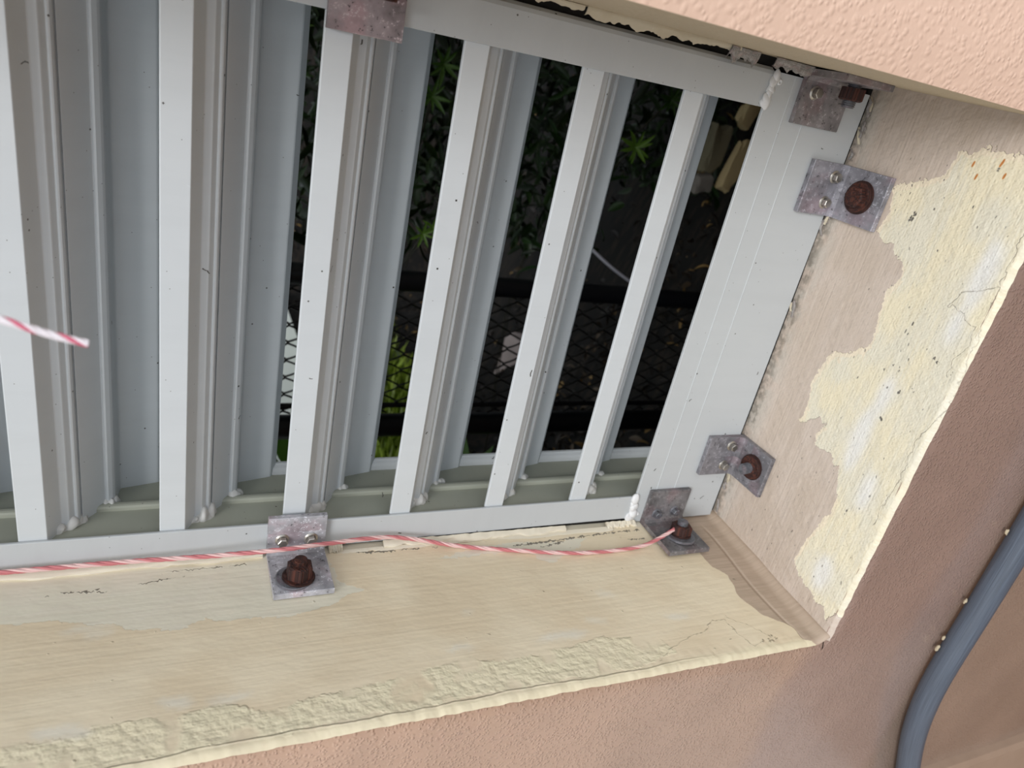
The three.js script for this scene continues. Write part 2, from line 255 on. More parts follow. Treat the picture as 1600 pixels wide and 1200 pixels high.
{ // the wall round the opening
  const uv2 = (g) => {                                          // uv = whole wall for the tones, uv1 = repeating relief
    const p = g.attributes.position, a = [], b = []; for (let i = 0; i < p.count; i++) { a.push((p.getX(i) + 0.4) / 2, (p.getY(i) + 1) / 2); b.push(p.getX(i) * WALLTILE, p.getY(i) * WALLTILE); }
    g.setAttribute('uv', new THREE.Float32BufferAttribute(a, 2)); g.setAttribute('uv1', new THREE.Float32BufferAttribute(b, 2)); return g;
  };
  bumpFine.channel = 1; bumpCoarse.channel = 1;
  const face = (x0, x1, ylo, yhi, n, m, bow) => grid(n, m, (u, v) => { const x = lerp(x0, x1, u), a = typeof ylo === 'function' ? ylo(x) : ylo, b = typeof yhi === 'function' ? yhi(x) : yhi; return [x, lerp(a, b, v), D - bow(x, lerp(a, b, v))]; });
  const back = (x0, x1, y0, y1) => { const g = new THREE.BoxGeometry(x1 - x0, y1 - y0, 0.28); g.translate((x0 + x1) / 2, (y0 + y1) / 2, 0.05); return g.toNonIndexed(); };
  const wave = (x, y) => (fbm(x * 9 + 5, y * 9 + 5, 3) - 0.5) * 0.002 + 0.001;
  const round = (d, r = 0.006) => d < r ? r - Math.sqrt(Math.max(0, r * r - (r - d) * (r - d))) : 0;
  const below = uv2(merge([face(-1.3, JX, -1.15, (x) => sillY(x, D) - 0.002, 200, 90, (x, y) => wave(x, y) + round(sillY(x, D) - 0.002 - y, 0.004)), back(-1.3, JX + 0.02, -1.15, -0.125)]));
  structure('wall_below', below, M.wall);
  const side = uv2(merge([face(JX, 2.3, -1.15, 0.4015, 170, 130, (x, y) => wave(x, y) + (y > sillY(JX, D) ? round(x - JX, 0.004) : 0)), back(JX + 0.012, 2.3, -1.15, 0.4015)]));
  structure('wall_right', side, M.wall);
  const top = uv2(merge([face(-1.3, 2.3, 0.4015, 1.5, 200, 60, (x, y) => wave(x, y) + round(y - 0.4015, 0.005)), back(-1.3, 2.3, 0.418, 1.5)]));
  structure('wall_above', top, M.pink);
  const left = uv2(new THREE.BoxGeometry(0.85, 0.6, 0.28).translate(-0.875, 0.16, 0.05).toNonIndexed()); structure('wall_left', left, M.wall);
}
const jamb = structure('jamb', grid(90, 420, (u, v) => {        // right reveal, its outer arris rounded
  const y = lerp(-0.103, 0.41, v); let z = lerp(-0.09, D, u), x = JX + (fbm(y * 16, z * 16 + 3, 3) - 0.5) * 0.0022 + smooth(0.17, D, z) * (fbm(y * 130, z * 60, 3) - 0.5) * 0.0024;
  const d = D - z; if (d < 0.0035) x += 0.0035 - Math.sqrt(Math.max(0, 0.0035 ** 2 - (0.0035 - d) ** 2));
  return [x, y, z, ...jambUV(y, z)];
}), M.jamb);
const sill = structure('windowsill', grid(700, 90, (u, v) => {
  const x = lerp(-0.5, JX + 0.002, u); let z = lerp(-0.09, D, v), y = sillY(x, z) + (fbm(x * 14, z * 14 + 8, 3) - 0.5) * 0.0022 + smooth(0.17, D, z) * (fbm(x * 130, z * 60, 3) - 0.5) * 0.0024;
  const corner = smooth(0.017, 0, JX - x); y += corner * corner * 0.006;
  const d = D - z; if (d < 0.003) y -= 0.003 - Math.sqrt(Math.max(0, 0.003 ** 2 - (0.003 - d) ** 2));
  return [x, y, z, ...sillUV(x, z)];
}), M.sill);
const lintel = structure('lintel', prism([[-0.10, 0.4095], [0.012, 0.4093], [0.05, 0.4075], [0.12, 0.4045], [0.187, 0.4018], [0.1905, 0.4025], [0.1915, 0.405], [0.1915, 0.425], [-0.10, 0.425]], -0.5, JX + 0.001, (z, y, x) => [x, y, z]),
  std({ color: 0xc3b398, roughness: 0.75, bumpMap: bumpCoarse, bumpScale: 0.001 }));
lintel.geometry.setAttribute('uv1', lintel.geometry.attributes.uv.clone());
for (let i = 0; i < lintel.geometry.attributes.uv1.array.length; i++) lintel.geometry.attributes.uv1.array[i] *= WALLTILE;
structure('added_wall_side', new THREE.BoxGeometry(0.2, 2.6, 2.6).translate(1.85, 0.15, 1.49), std({ color: 0x7d5a40, roughness: 0.6 }));  // unseen wall added to keep light from the right off the slat webs
structure('added_wall_back', new THREE.BoxGeometry(1.5, 2.6, 0.2).translate(1.2, 0.15, 2.75), std({ color: 0x8f6a4e, roughness: 0.6 }));  // unseen wall added behind the camera, dims the slat webs with brown bounce
structure('floor', new THREE.BoxGeometry(6, 0.1, 5).translate(-0.2, -1.2, 2.6), M.concrete);

// ------------------------------------------------------------------ aluminium louvre panel
const dirt = texture(1024, 1024, (u, v) => { const s = 246 + (fbm(u * 6, v * 40, 3) - 0.5) * 5; return [s, s, s]; });
{ // specks of dirt and small scratches, drawn once into the map
  const d = dirt.image.data, put = (x, y, c) => { const k = ((((y | 0) + 2048) % 1024) * 1024 + (((x | 0) + 2048) % 1024)) * 4; d[k] = c[0]; d[k + 1] = c[1]; d[k + 2] = c[2]; };
  for (let i = 0; i < 260; i++) { const x = R(0, 1024), y = R(0, 1024), r = Math.pow(rnd(), 4) * 1.3 + 0.4, dark = rnd() < 0.82, c = dark ? [66, 62, 56] : [255, 255, 255]; for (let a = -3; a <= 3; a++) for (let b = -3; b <= 3; b++) if (a * a + b * b <= r * r) put(x + a, y + b, c); }
  for (let i = 0; i < 26; i++) { let x = R(0, 1024), y = R(0, 1024), t = R(0, 7); const c = rnd() < 0.6 ? [80, 76, 70] : [255, 255, 255], n = R(4, 14); for (let k = 0; k < n; k++) { put(x, y, c); put(x + 1, y, c); x += Math.cos(t); y += Math.sin(t); t += R(-0.4, 0.4); } }
}
const DS = 1 / 0.5;
M.alu = std({ map: dirt, color: 0xc4c8ca, roughness: 0.42, metalness: 0.0 });
M.aluSlat = std({ map: dirt, color: 0xd3d8db, roughness: 0.42, metalness: 0.0 });
M.sealant = std({ color: 0xd2d1cd, roughness: 0.55 });
M.weld = std({ color: 0xdedfe0, roughness: 0.4 });
const louver = thing('louver_panel', 'light grey aluminium louver panel of slanted vertical slats filling the wall opening', 'louver');
const slatOutline = [[0, -0.0028], [0, -0.0009], [0.0003, -0.0003], [0.0009, 0], [0.0193, 0], [0.0198, -0.0003], [0.0201, -0.0008], [0.0271, -0.0146], [0.0277, -0.0156], [0.0285, -0.0159], [0.0332, -0.0162], [0.0339, -0.0168], [0.0368, -0.0207],
  [0.0373, -0.0206], [0.0381, -0.0201], [0.0392, -0.0205], [0.0404, -0.0222], [0.0409, -0.0240], [0.0404, -0.0268], [0.0413, -0.0274], [0.0419, -0.0252], [0.0425, -0.0258], [0.0570, -0.0444], [0.0577, -0.0448], [0.0585, -0.0439], [0.0600, -0.0438], [0.0630, -0.0462], [0.0645, -0.0482],
  [0.0648, -0.0498], [0.0642, -0.0512], [0.0650, -0.0530], [0.0672, -0.0702], [0.0680, -0.0713], [0.0692, -0.0717], [0.0972, -0.0784], [0.0984, -0.0791], [0.1038, -0.0862], [0.1036, -0.0873], [0.1026, -0.0876],
  [0.0966, -0.0806], [0.0668, -0.0740], [0.0650, -0.0726], [0.0626, -0.0536], [0.0550, -0.0468], [0.0385, -0.0278], [0.0335, -0.0195], [0.0255, -0.0180], [0.0183, -0.0028]].map(([x, z]) => [x, z - 0.003]);
for (let i = -2; i <= 5; i++) {
  const x0 = i * 0.1, s = part('slat', prism(slatOutline, -0.0568, 0.3725, (x, z, y) => [x + x0, y, z], DS, i * 0.137, i * 0.211), M.aluSlat, louver);
  const beads = [];                                             // dabs of sealant at the foot, along the back of the slat
  for (const [bx, bz, r] of [[0.026, -0.019, 0.0045], [0.0335, -0.0225, 0.005], [0.0405, -0.0275, 0.0042], [0.0605, -0.0485, 0.0045], [0.065, -0.0535, 0.0035]])
    if (rnd() < 0.93) beads.push(blob(r * R(0.95, 1.35), 0.4, R(0.9, 1.3), R(0.9, 1.4), R(0.9, 1.2)).translate(x0 + bx + R(-0.002, 0.002), -0.055, bz + R(-0.0015, 0.0015)));
  part('sealant_bead', merge(beads), M.sealant, s).userData.label = 'pale sealant dabbed at the slat foot';
}
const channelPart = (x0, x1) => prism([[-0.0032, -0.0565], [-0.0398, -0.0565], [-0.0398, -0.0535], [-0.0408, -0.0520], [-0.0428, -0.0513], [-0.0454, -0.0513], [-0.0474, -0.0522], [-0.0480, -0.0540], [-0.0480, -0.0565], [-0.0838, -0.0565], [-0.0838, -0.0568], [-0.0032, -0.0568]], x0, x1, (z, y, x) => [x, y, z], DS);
const railOutline = [[0, -0.0825], [0, -0.0538], [-0.0003, -0.0532], [-0.0008, -0.053], [-0.0023, -0.053], [-0.003, -0.0537], [-0.003, -0.057], [-0.0400, -0.057], [-0.0404, -0.0536], [-0.0414, -0.0524], [-0.0430, -0.0518], [-0.0452, -0.0518], [-0.0468, -0.0526], [-0.0474, -0.0540], [-0.0474, -0.057],
  [-0.0840, -0.057], [-0.0843, -0.0520], [-0.0852, -0.0490], [-0.0872, -0.0472], [-0.0880, -0.0452], [-0.0905, -0.0450], [-0.0925, -0.0462], [-0.0930, -0.0825]];
part('bottom_rail', merge([prism(railOutline, -0.32, 0.5852, (z, y, x) => [x, y, z], DS, 0.1, 0.3), prism(railOutline.map(([z, y]) => [Math.min(z, -0.0032), y]).filter((p, i, a) => !i || Math.hypot(p[0] - a[i - 1][0], p[1] - a[i - 1][1]) > 1e-5), 0.5852, 0.667, (z, y, x) => [x, y, z], DS, 0.1, 0.3)]), M.alu, louver);
part('rail_channel', channelPart(-0.32, 0.666), std({ map: dirt, color: 0xa6a89a, roughness: 0.6 }), louver).userData.label = 'channel floor of the bottom rail with shade put into its colour';  // darker grey-green carries the shade between the slats, over the same rail paint
const topOutline = [[0, 0.3684], [0, 0.3955], [-0.0012, 0.3985], [-0.0045, 0.4010], [-0.0930, 0.4010], [-0.0930, 0.3725], [-0.0840, 0.372], [-0.003, 0.372], [-0.003, 0.3688], [-0.0023, 0.368], [-0.0006, 0.368]];
part('top_rail', merge([prism(topOutline, -0.32, 0.5852, (z, y, x) => [x, y, z], DS, 0.31, 0.13), prism([[-0.0032, 0.372], [-0.0032, 0.3985], [-0.093, 0.3985], [-0.093, 0.372]], 0.5852, 0.667, (z, y, x) => [x, y, z], DS)]), M.alu, louver);
{
  const o = [[0.5853, -0.0028], [0.5853, -0.0006], [0.5859, 0], [0.6102, 0], [0.6106, 0.0006], [0.6111, 0.0006], [0.6115, 0], [0.6353, 0], [0.6357, 0.0006], [0.6362, 0.0006], [0.6366, 0], [0.7058, 0], [0.7065, -0.0006], [0.7065, -0.09], [0.666, -0.09], [0.666, -0.0028]];
  part('stile', prism(o, -0.0885, 0.3985, (x, z, y) => [x, y, z], DS, 0.2, 0.17), M.alu, louver);
  const bead = (pts, r) => merge(pts.map(([x, y], i) => blob(r * R(0.8, 1.2), 0.3, 1, 1.25, 0.55).translate(x, y, 0.0008)));
  part('weld', bead([[0.5846, -0.0565], [0.5852, -0.062], [0.5858, -0.0675], [0.5862, -0.0725], [0.5866, -0.0775], [0.5835, -0.0805]], 0.0046), M.weld, louver).userData.label = 'white weld blob at lower joint';
  part('weld', bead([[0.5847, 0.373], [0.5852, 0.378], [0.5858, 0.3835], [0.5866, 0.389], [0.588, 0.3945]], 0.0048), M.weld, louver).userData.label = 'white weld blob at upper joint';
  const rivet = new THREE.LatheGeometry([[0, 0.0004], [0.0009, 0.0004], [0.0011, 0.0014], [0.002, 0.0014], [0.0027, 0.0008], [0.0029, -0.0004]].map((p) => new THREE.Vector2(...p)), 20).rotateX(Math.PI / 2);
  for (const [x, y] of [[0.5937, -0.0768], [0.5937, 0.391]]) part('rivet', rivet.clone().translate(x, y, 0), M.weld, louver);
}

// ------------------------------------------------------------------ angle brackets with their screws and anchors
const mottle = texture(512, 512, (u, v) => {
  const a = fbm(u * 7, v * 7, 4), b = fbm(u * 40 + 9, v * 40, 3), c = vn(u * 180, v * 180);
  let k = 172 + (a - 0.5) * 80 + (b - 0.5) * 26; let col = [k, k * 0.995, k * 1.005]; col = mix3(col, [k * 1.05, k * 0.97, k * 0.985], smooth(0.5, 0.75, fbm(u * 5 + 3, v * 5)));
  col = mix3(col, [232, 232, 234], smooth(0.6, 0.72, b) * smooth(0.5, 0.7, c)); col = mix3(col, [78, 76, 78], 0.8 * smooth(0.27, 0.2, b) * smooth(0.55, 0.4, c));
  return col;
});
const mottleRough = texture(256, 256, (u, v) => { const k = 120 + fbm(u * 9, v * 9, 4) * 110; return [k, k, k]; }, { data: true });
const metal = (color) => std({ map: mottle, roughnessMap: mottleRough, color, metalness: 0.15, roughness: 0.75 });
const rustMap = texture(256, 256, (u, v) => { const a = fbm(u * 12, v * 12, 4), b = fbm(u * 40, v * 40, 2); return mix3(mix3([48, 24, 20], [80, 40, 28], smooth(0.35, 0.65, a)), [40, 20, 18], smooth(0.55, 0.7, b)); });
const rustBump = heightMap(256, 256, (u, v) => fbm(u * 20, v * 20, 4));
M.rust = std({ map: rustMap, bumpMap: rustBump, bumpScale: 0.0012, roughness: 0.75 });
M.zinc = std({ map: mottle, color: 0xa9acb2, metalness: 0.4, roughness: 0.5 });
M.screw = std({ color: 0xb9b4ab, metalness: 0.85, roughness: 0.32 });
const hex = (rc, h, c) => {                                    // hexagon head, standing on y = 0, chamfered at the top
  const ring = (r, y) => Array.from({ length: 6 }, (_, k) => V(r * Math.cos(k * Math.PI / 3), y, r * Math.sin(k * Math.PI / 3)));
  const rows = [ring(rc, 0), ring(rc, h - c), ring(rc - c * 1.3, h), ring(0.0001, h)], pos = [];
  for (let j = 0; j < 3; j++) for (let k = 0; k < 6; k++) { const a = rows[j][k], b = rows[j][(k + 1) % 6], d = rows[j + 1][k], e = rows[j + 1][(k + 1) % 6]; for (const p of [a, e, b, a, d, e]) pos.push(p.x, p.y, p.z); }
  const g = new THREE.BufferGeometry(); g.setAttribute('position', new THREE.Float32BufferAttribute(pos, 3)); g.setAttribute('uv', new THREE.Float32BufferAttribute(pos.filter((_, i) => i % 3 !== 1).map((x) => x * 40), 2)); g.computeVertexNormals(); return g;
};
const lathe = (pts, n = 28) => new THREE.LatheGeometry(pts.map((p) => new THREE.Vector2(...p)), n);
const thread = (r, y0, y1) => { const p = [[0.0001, y0]]; for (let y = y0; y < y1 - 0.0012; y += 0.0016) p.push([r, y], [r, y + 0.0005], [r - 0.0007, y + 0.0008], [r - 0.0007, y + 0.0013]); p.push([r - 0.0006, y1 - 0.0004], [r - 0.0014, y1], [0.0001, y1]); return toCreasedNormals(lathe(p, 20), 0.6); };
const screwHead = merge([lathe([[0.0001, 0], [0.0062, 0], [0.0062, 0.0008], [0.0045, 0.0014], [0.0045, 0.0016]]), hex(0.0046, 0.0058, 0.0005).translate(0, 0.0008, 0)]).rotateX(Math.PI / 2);
const flatten = (g) => toCreasedNormals(g, 0.5);
// Local frame of a bracket: x along its width, y along the leg on the louvre frame, z along the leg on the masonry; the corner is the origin.
function bracket(o) {
  const t = thing('angle_bracket', o.label, 'bracket', o.at, 'angle brackets around the louver panel');
  t.rotation.z = o.turn; const w = o.w / 2, h = o.t ?? 0.0055, f = 0.004, m = metal(o.tint);
  const out = [[0, 0], [o.legB, 0], [o.legB + 0.0004, 0.0006], [o.legB, h - 0.0005], [o.legB - 0.0006, h], [h + f, h], [h + f * 0.35, h + f * 0.35], [h, h + f], [h, o.legA - 0.0006], [h - 0.0005, o.legA], [0.0004, o.legA], [0, o.legA - 0.0005]];
  part('angle_plate', prism(out, -w, w, (z, y, x) => [x, y, z], 9, o.at[0] * 3, o.at[1] * 2), m, t);
  for (const [x, y] of o.screws) part('screw', screwHead.clone().rotateZ(x * 90).translate(x, y, h - 0.0002), o.dull ? M.zinc : M.screw, t).userData.label = 'hex-head screw';
  const a = new THREE.Group(); a.name = 'anchor_bolt'; a.position.set(o.bolt[0], h, o.bolt[1]); t.add(a);
  const tilt = o.tilt ?? [0, 0]; a.rotation.set(tilt[0], 0, tilt[1]);
  if (o.washer) part('washer', toCreasedNormals(lathe([[0.006, 0], [o.washer[0], 0], [o.washer[0], 0.0018], [o.washer[0] - 0.0006, 0.0024], [0.006, 0.0024]], 36), 0.6).translate(o.washer[1] ?? 0, 0, o.washer[2] ?? 0), o.washerRust ? M.rust : M.zinc, a);
  if (o.cup) part('rust_disc', lathe([[0.0001, 0.0026], [o.cup, 0.0026], [o.cup, 0.0032], [o.cup - 0.001, 0.004], [0.0001, 0.0046]], 30), M.rust, a).userData.label = 'rusted washer face';
  part('nut', hex(o.nut[0], o.nut[1], 0.0012).rotateY(o.nut[2] ?? 0.3).translate(0, o.nut[3] ?? 0.002, 0), M.rust, a).userData.label = 'rust-brown hex nut';
  part('stud', thread(o.stud[0], 0.0, o.stud[1]).translate(o.stud[3] ?? 0, 0, o.stud[4] ?? 0), o.stud[2] ? M.zinc : M.rust, a);
  return t;
}
bracket({ label: 'aluminium angle bracket on bottom rail below third slat, rusty nut standing on the sill', at: [0.2127, -0.0862, 0.0004], turn: 0, w: 0.051, legA: 0.0432, legB: 0.0602, tint: 0xf6f6fb, screws: [[-0.013, 0.0195], [0.0125, 0.0185]], bolt: [-0.003, 0.043], washer: [0.0155, -0.004, 0], nut: [0.0115, 0.013, 0.5, 0.0035], stud: [0.0062, 0.022], cup: 0.0142, tilt: [0, -0.03] });
bracket({ label: 'dark grey angle bracket at bottom corner of wide frame post, touching twine end', at: [0.629, -0.0898, 0.0004], turn: 0, w: 0.055, legA: 0.0455, legB: 0.0615, tint: 0xa9a6a6, dull: true, screws: [[-0.0125, 0.0155], [0.0125, 0.0175]], bolt: [0.003, 0.036], washer: [0.0165, -0.001, 0.003], nut: [0.0118, 0.013, 0.2, 0.0015], stud: [0.006, 0.0195, 1], cup: 0.0125, tilt: [-0.1, 0.0] });
bracket({ label: 'grey angle bracket low on right jamb with oval rust disc and grey stud', at: [0.7108, 0.0005, 0.0004], turn: Math.PI / 2, w: 0.05, legA: 0.0515, legB: 0.0545, tint: 0xb9b7bc, screws: [[0.0135, 0.0185], [-0.0125, 0.0205]], bolt: [0.0015, 0.033], washer: [0.0148, 0, 0], washerRust: true, nut: [0.0085, 0.004, 0.2, 0.0022], stud: [0.0062, 0.0165, 1], cup: 0.0142, tilt: [0.12, 0.05] });
bracket({ label: 'silver angle bracket high on right jamb with dark round rusted bolt', at: [0.7108, 0.3088, 0.0004], turn: Math.PI / 2, w: 0.0505, legA: 0.0485, legB: 0.0598, tint: 0xc9c8d0, screws: [[0.0125, 0.0165], [-0.0125, 0.0185]], bolt: [0.0005, 0.0335], washer: [0.0158, 0, 0], washerRust: true, nut: [0.011, 0.008, 0.5, 0.002], stud: [0.006, 0.0115], cup: 0.0152, tilt: [0, 0] });
bracket({ label: 'angle bracket at top right corner with rusty nut hanging under the lintel', at: [0.647, 0.4075, 0.0004], turn: Math.PI, w: 0.0565, legA: 0.0468, legB: 0.05, tint: 0xc2bcbc, screws: [[0.0145, 0.0185]], bolt: [-0.006, 0.028], nut: [0.0112, 0.0105, 0.15, 0.003], stud: [0.006, 0.0195, 1], tilt: [0.0, 0.0] });
bracket({ label: 'pinkish angle bracket on top rail over third slat, cut by picture top', at: [0.2258, 0.4075, 0.0004], turn: Math.PI, w: 0.0515, legA: 0.0505, legB: 0.055, tint: 0xd8c9cb, screws: [], bolt: [-0.008, 0.028], nut: [0.0112, 0.011, 0.4, 0.002], stud: [0.006, 0.0215], tilt: [0, 0] });

// ------------------------------------------------------------------ caulk, paint flakes in the joints
function strip(pts, lo, hi, depth, ragged, n = 110) {          // ragged ribbon of old paint: pts = [[x, y, z]...], from lo to hi across (vectors), thin but solid
  const c = new THREE.CatmullRomCurve3(pts.map((p) => V(...p))), o = R(0, 90), front = [], g = [];
  const at = (u, v, k) => { const p = c.getPoint(u), rag = (fbm(u * ragged * 0.45 + o, v * 3 + o, 5) - 0.5) * 2.6; const a = lo.clone().multiplyScalar(1 + 0.7 * rag), q = a.lerp(hi.clone().multiplyScalar(1 + 0.25 * (fbm(u * ragged * 1.3 + o + 20, 2, 3) - 0.5) * 2), v); return [p.x + q.x, p.y + q.y + k.y, p.z + q.z + Math.sin(v * 3.1) * 0.0012 + k.z]; };
  const k0 = V(0, 0, 0), k1 = V(depth[0], depth[1], depth[2]);
  return merge([grid(n, 5, (u, v) => at(u, v, k0)), grid(n, 5, (u, v) => at(u, 1 - v, k1)), grid(n, 1, (u, v) => at(u, 0, v > 0.5 ? k0 : k1)), grid(n, 1, (u, v) => at(u, 1, v > 0.5 ? k1 : k0))]);
}
M.caulk = std({ color: 0xe3dac6, roughness: 0.6 });
M.flake = std({ color: 0xc6bba4, roughness: 0.65 });
M.greyFlake = std({ map: mottle, color: 0xcfcac2, roughness: 0.6 });
M.void = std({ color: 0x15130f, roughness: 0.95 });  // near black, stands for the shade inside open joints
for (const [x0, x1] of [[-0.3, 0.184], [0.243, 0.256], [0.296, 0.50], [0.553, 0.592]])
  part('caulk', strip(Array.from({ length: 8 }, (_, k) => { const x = lerp(x0, x1, k / 7); return [x, sillY(x, 0) + 0.0015, 0.001]; }), V(0, -0.0006, 0.0065), V(0, 0.0035, 0.0005), [0, -0.002, -0.0015], 26), M.caulk, sill);
part('caulk', strip([[0.25, sillY(0.25, 0) - 0.0006, 0.004], [0.3, sillY(0.3, 0) - 0.0004, 0.004], [0.56, sillY(0.56, 0), 0.004]], V(0, -0.0008, 0.006), V(0, 0.0012, 0.001), [0, -0.002, -0.001], 26), M.caulk, sill);
for (const [x0, x1, top, low, rg] of [[0.25, 0.385, 0.4085, -0.0035, 30], [0.388, 0.535, 0.409, -0.0052, 40], [0.10, 0.19, 0.4085, -0.004, 20], [-0.3, 0.1, 0.4085, -0.004, 50]])
  part('paint_flake', strip(Array.from({ length: 6 }, (_, k) => [lerp(x0, x1, k / 5), top, 0.005 + 0.003 * Math.sin(k * 2.1 + x0 * 9)]), V(0, low, -0.001), V(0, 0.0003, 0.002), [0, 0.0002, -0.0009], rg), M.flake, lintel);
for (const [x0, x1] of [[0.525, 0.556], [0.575, 0.62]])
  part('paint_flake', strip(Array.from({ length: 5 }, (_, k) => [lerp(x0, x1, k / 4), 0.4085, 0.006]), V(0, -0.008, 0.0), V(0, 0, 0.004), [0, 0.0003, -0.001], 16), M.greyFlake, lintel);
for (let k = 0; k < 26; k++) {                                  // frayed strips of paint curling out of the joint beside the post
  const y = k < 9 ? R(0.335, 0.395) : k < 14 ? R(0.262, 0.282) : k < 18 ? R(0.16, 0.2) : R(-0.085, -0.02), l = R(0.006, 0.016), x = JX - R(0.0002, 0.0035);
  part('paint_flake', strip([[x, y + l, R(-0.004, 0.001)], [x - R(0, 0.0025), y + l * 0.5, R(-0.001, 0.004)], [x + R(-0.002, 0.0005), y, R(0, 0.004)]], V(-0.0009, 0, 0), V(0.0009, 0, 0.001), [0, 0, -0.0004], 3, 10), rnd() < 0.55 ? M.greyFlake : M.flake, jamb);
}

part('gap_shade', box(0.7067, 0.7135, -0.0885, 0.41, -0.09, -0.0045), M.void, jamb).userData.label = 'dark box painting the shade in the gap beside the frame post';  // dark boxes added where the joints are open and only shaded
part('gap_shade', prism([[-0.32, -0.0827], [0.6, -0.0827], [0.6, -0.1], [-0.32, -0.1]], -0.09, -0.004, (x, y, z) => [x, y, z]), M.void, sill).userData.label = 'dark box painting the shade in the gap under the bottom rail';
part('gap_shade', box(-0.32, 0.712, 0.4012, 0.41, -0.088, -0.007), M.void, lintel).userData.label = 'dark box painting the shade in the gap over the top rail';
// ------------------------------------------------------------------ twine and conduit
function twine(pts, r, pitch, mats, label) {
  const c = new THREE.CatmullRomCurve3(pts.map((p) => V(...p)), false, 'catmullrom', 0.5), len = c.getLength(), n = Math.ceil(len / 0.0016), fr = c.computeFrenetFrames(n, false);
  const t = thing('twine', label, 'twine');
  for (let s = 0; s < 4; s++) {
    const q = []; for (let i = 0; i <= n; i++) { const p = c.getPointAt(i / n), a = s * Math.PI / 2 + i / n * len / pitch * Math.PI * 2; q.push(p.addScaledVector(fr.normals[i], Math.cos(a) * r * 0.52).addScaledVector(fr.binormals[i], Math.sin(a) * r * 0.52)); }
    part('strand', new THREE.TubeGeometry(new THREE.CatmullRomCurve3(q), n, r * 0.56, 7), mats[s], t).userData.label = s === 1 || s === 2 ? 'pink strand' : 'pale strand';
  }
  return t;
}
M.twinePink = std({ color: 0xc9797c, roughness: 0.45 }); M.twinePale = std({ color: 0xe6bfbb, roughness: 0.4 });
M.twineRed = std({ color: 0xd5637d, roughness: 0.45 }); M.twineWhite = std({ color: 0xf1eaee, roughness: 0.4 });
const onSill = (x, z) => sillY(x, z) + 0.003;
twine([[-0.3, -0.072, 0.005], [-0.12, -0.0745, 0.006], [-0.009, -0.0745, 0.0065], [0.0772, -0.0735, 0.0085], [0.14, -0.071, 0.014], [0.1974, -0.0665, 0.0195], [0.235, -0.0665, 0.017], [0.3023, -0.0735, 0.0075], [0.37, onSill(0.37, 0.015), 0.0165], [0.43, onSill(0.43, 0.031), 0.031], [0.49, onSill(0.49, 0.042), 0.0425], [0.54, onSill(0.54, 0.045), 0.045], [0.5775, onSill(0.5775, 0.045) + 0.002, 0.044], [0.600, -0.0815, 0.0405], [0.622, -0.0745, 0.036]],
  0.0021, 0.036, [M.twinePale, M.twinePink, M.twinePink, M.twinePale], 'pink twisted plastic twine lying along the bottom rail and sill');
twine([[-0.06, 0.276, 0.245], [0.0, 0.2585, 0.248], [0.0504, 0.2422, 0.25], [0.0665, 0.2365, 0.25], [0.0781, 0.2333, 0.25]], 0.0015, 0.017, [M.twineWhite, M.twineRed, M.twineWhite, M.twineWhite], 'loose end of red and white twine reaching in at the left edge');
M.conduit = std({ map: texture(256, 1024, (u, v) => { const k = 1 + (fbm(u * 60, v * 300, 3) - 0.5) * 0.45; return [84 * k, 92 * k, 104 * k]; }), roughness: 0.5, bumpMap: rustBump, bumpScale: 0.0004 });
{
  const r = 0.0138, z = D + r + 0.002;
  const t = thing('conduit', 'grey plastic electrical conduit pipe bending on the brown wall at lower right', 'conduit');
  const curve = new THREE.CatmullRomCurve3([[0.918, 1.3], [0.918, 0.6], [0.918, 0.1], [0.918, -0.08], [0.917, -0.15], [0.918, -0.185], [0.9235, -0.225], [0.935, -0.268], [0.952, -0.31], [0.978, -0.362], [1.03, -0.466], [1.09, -0.58], [1.2, -0.8]].map(([x, y]) => V(x + 0.0025, y, z)));
  part('pipe', new THREE.TubeGeometry(curve, 200, r, 28), M.conduit, t);
  for (const y of [0.02, -0.075, -0.13, -0.145]) part('paint_bridge', blob(R(0.0012, 0.002), 0.4, 1, 2.2, 1).translate(0.9065, y, D + 0.006), M.plaster, t).userData.label = 'dab of paint in the gap by the wall';
}
// raised plinth at the lower right
structure('trim_1', prism([[D - 0.01, -0.70], [D + 0.012, -0.70], [D + 0.012, -0.425], [D + 0.008, -0.415], [D - 0.01, -0.408]], 1.0, 1.75, (z, y, x) => [x, y, z]), std({ color: 0xa28b78, roughness: 0.6, bumpMap: rustBump, bumpScale: 0.003 }));

// ------------------------------------------------------------------ outdoors, behind the louvre
const bankRise = (x, z) => Math.max((x - 0.98) + clamp(-z - 0.6, 0, 3) * -0.18, -z - 3.0);
const groundY = (x, z) => -1.0 + 2.1 * smooth(0, 1.0, bankRise(x, z)) + (fbm(x * 5 + 20, z * 5 + 20, 3) - 0.5) * 0.08;
const soil = texture(512, 512, (u, v) => { const a = fbm(u * 30, v * 30, 4); return mix3([12, 10, 8], [38, 31, 24], smooth(0.4, 0.75, a)); });
structure('ground', grid(110, 90, (u, v) => { const x = lerp(-2.5, 3.5, u), z = lerp(-0.1, -5, v); return [x, groundY(x, z), z, x * 2, z * 2]; }), std({ map: soil, roughness: 0.95 }));
structure('pavement', new THREE.BoxGeometry(3.2, 0.1, 2.6).translate(-0.98, -0.99, -1.75), std({ color: 0xe6ebe4, roughness: 0.8 }));
structure('kerb', prism([[1.0, -1.02], [1.04, -1.02], [1.04, -0.93], [1.0, -0.93]], -2.9, -0.6, (x, y, z) => [x, y, z]), std({ color: 0x6d7478, roughness: 0.8 }));
structure('added_eave', new THREE.BoxGeometry(4.6, 0.12, 2.6).translate(1.3, 1.0, -1.42), M.concrete);  // unseen slab added overhead to darken the ground behind the louvre

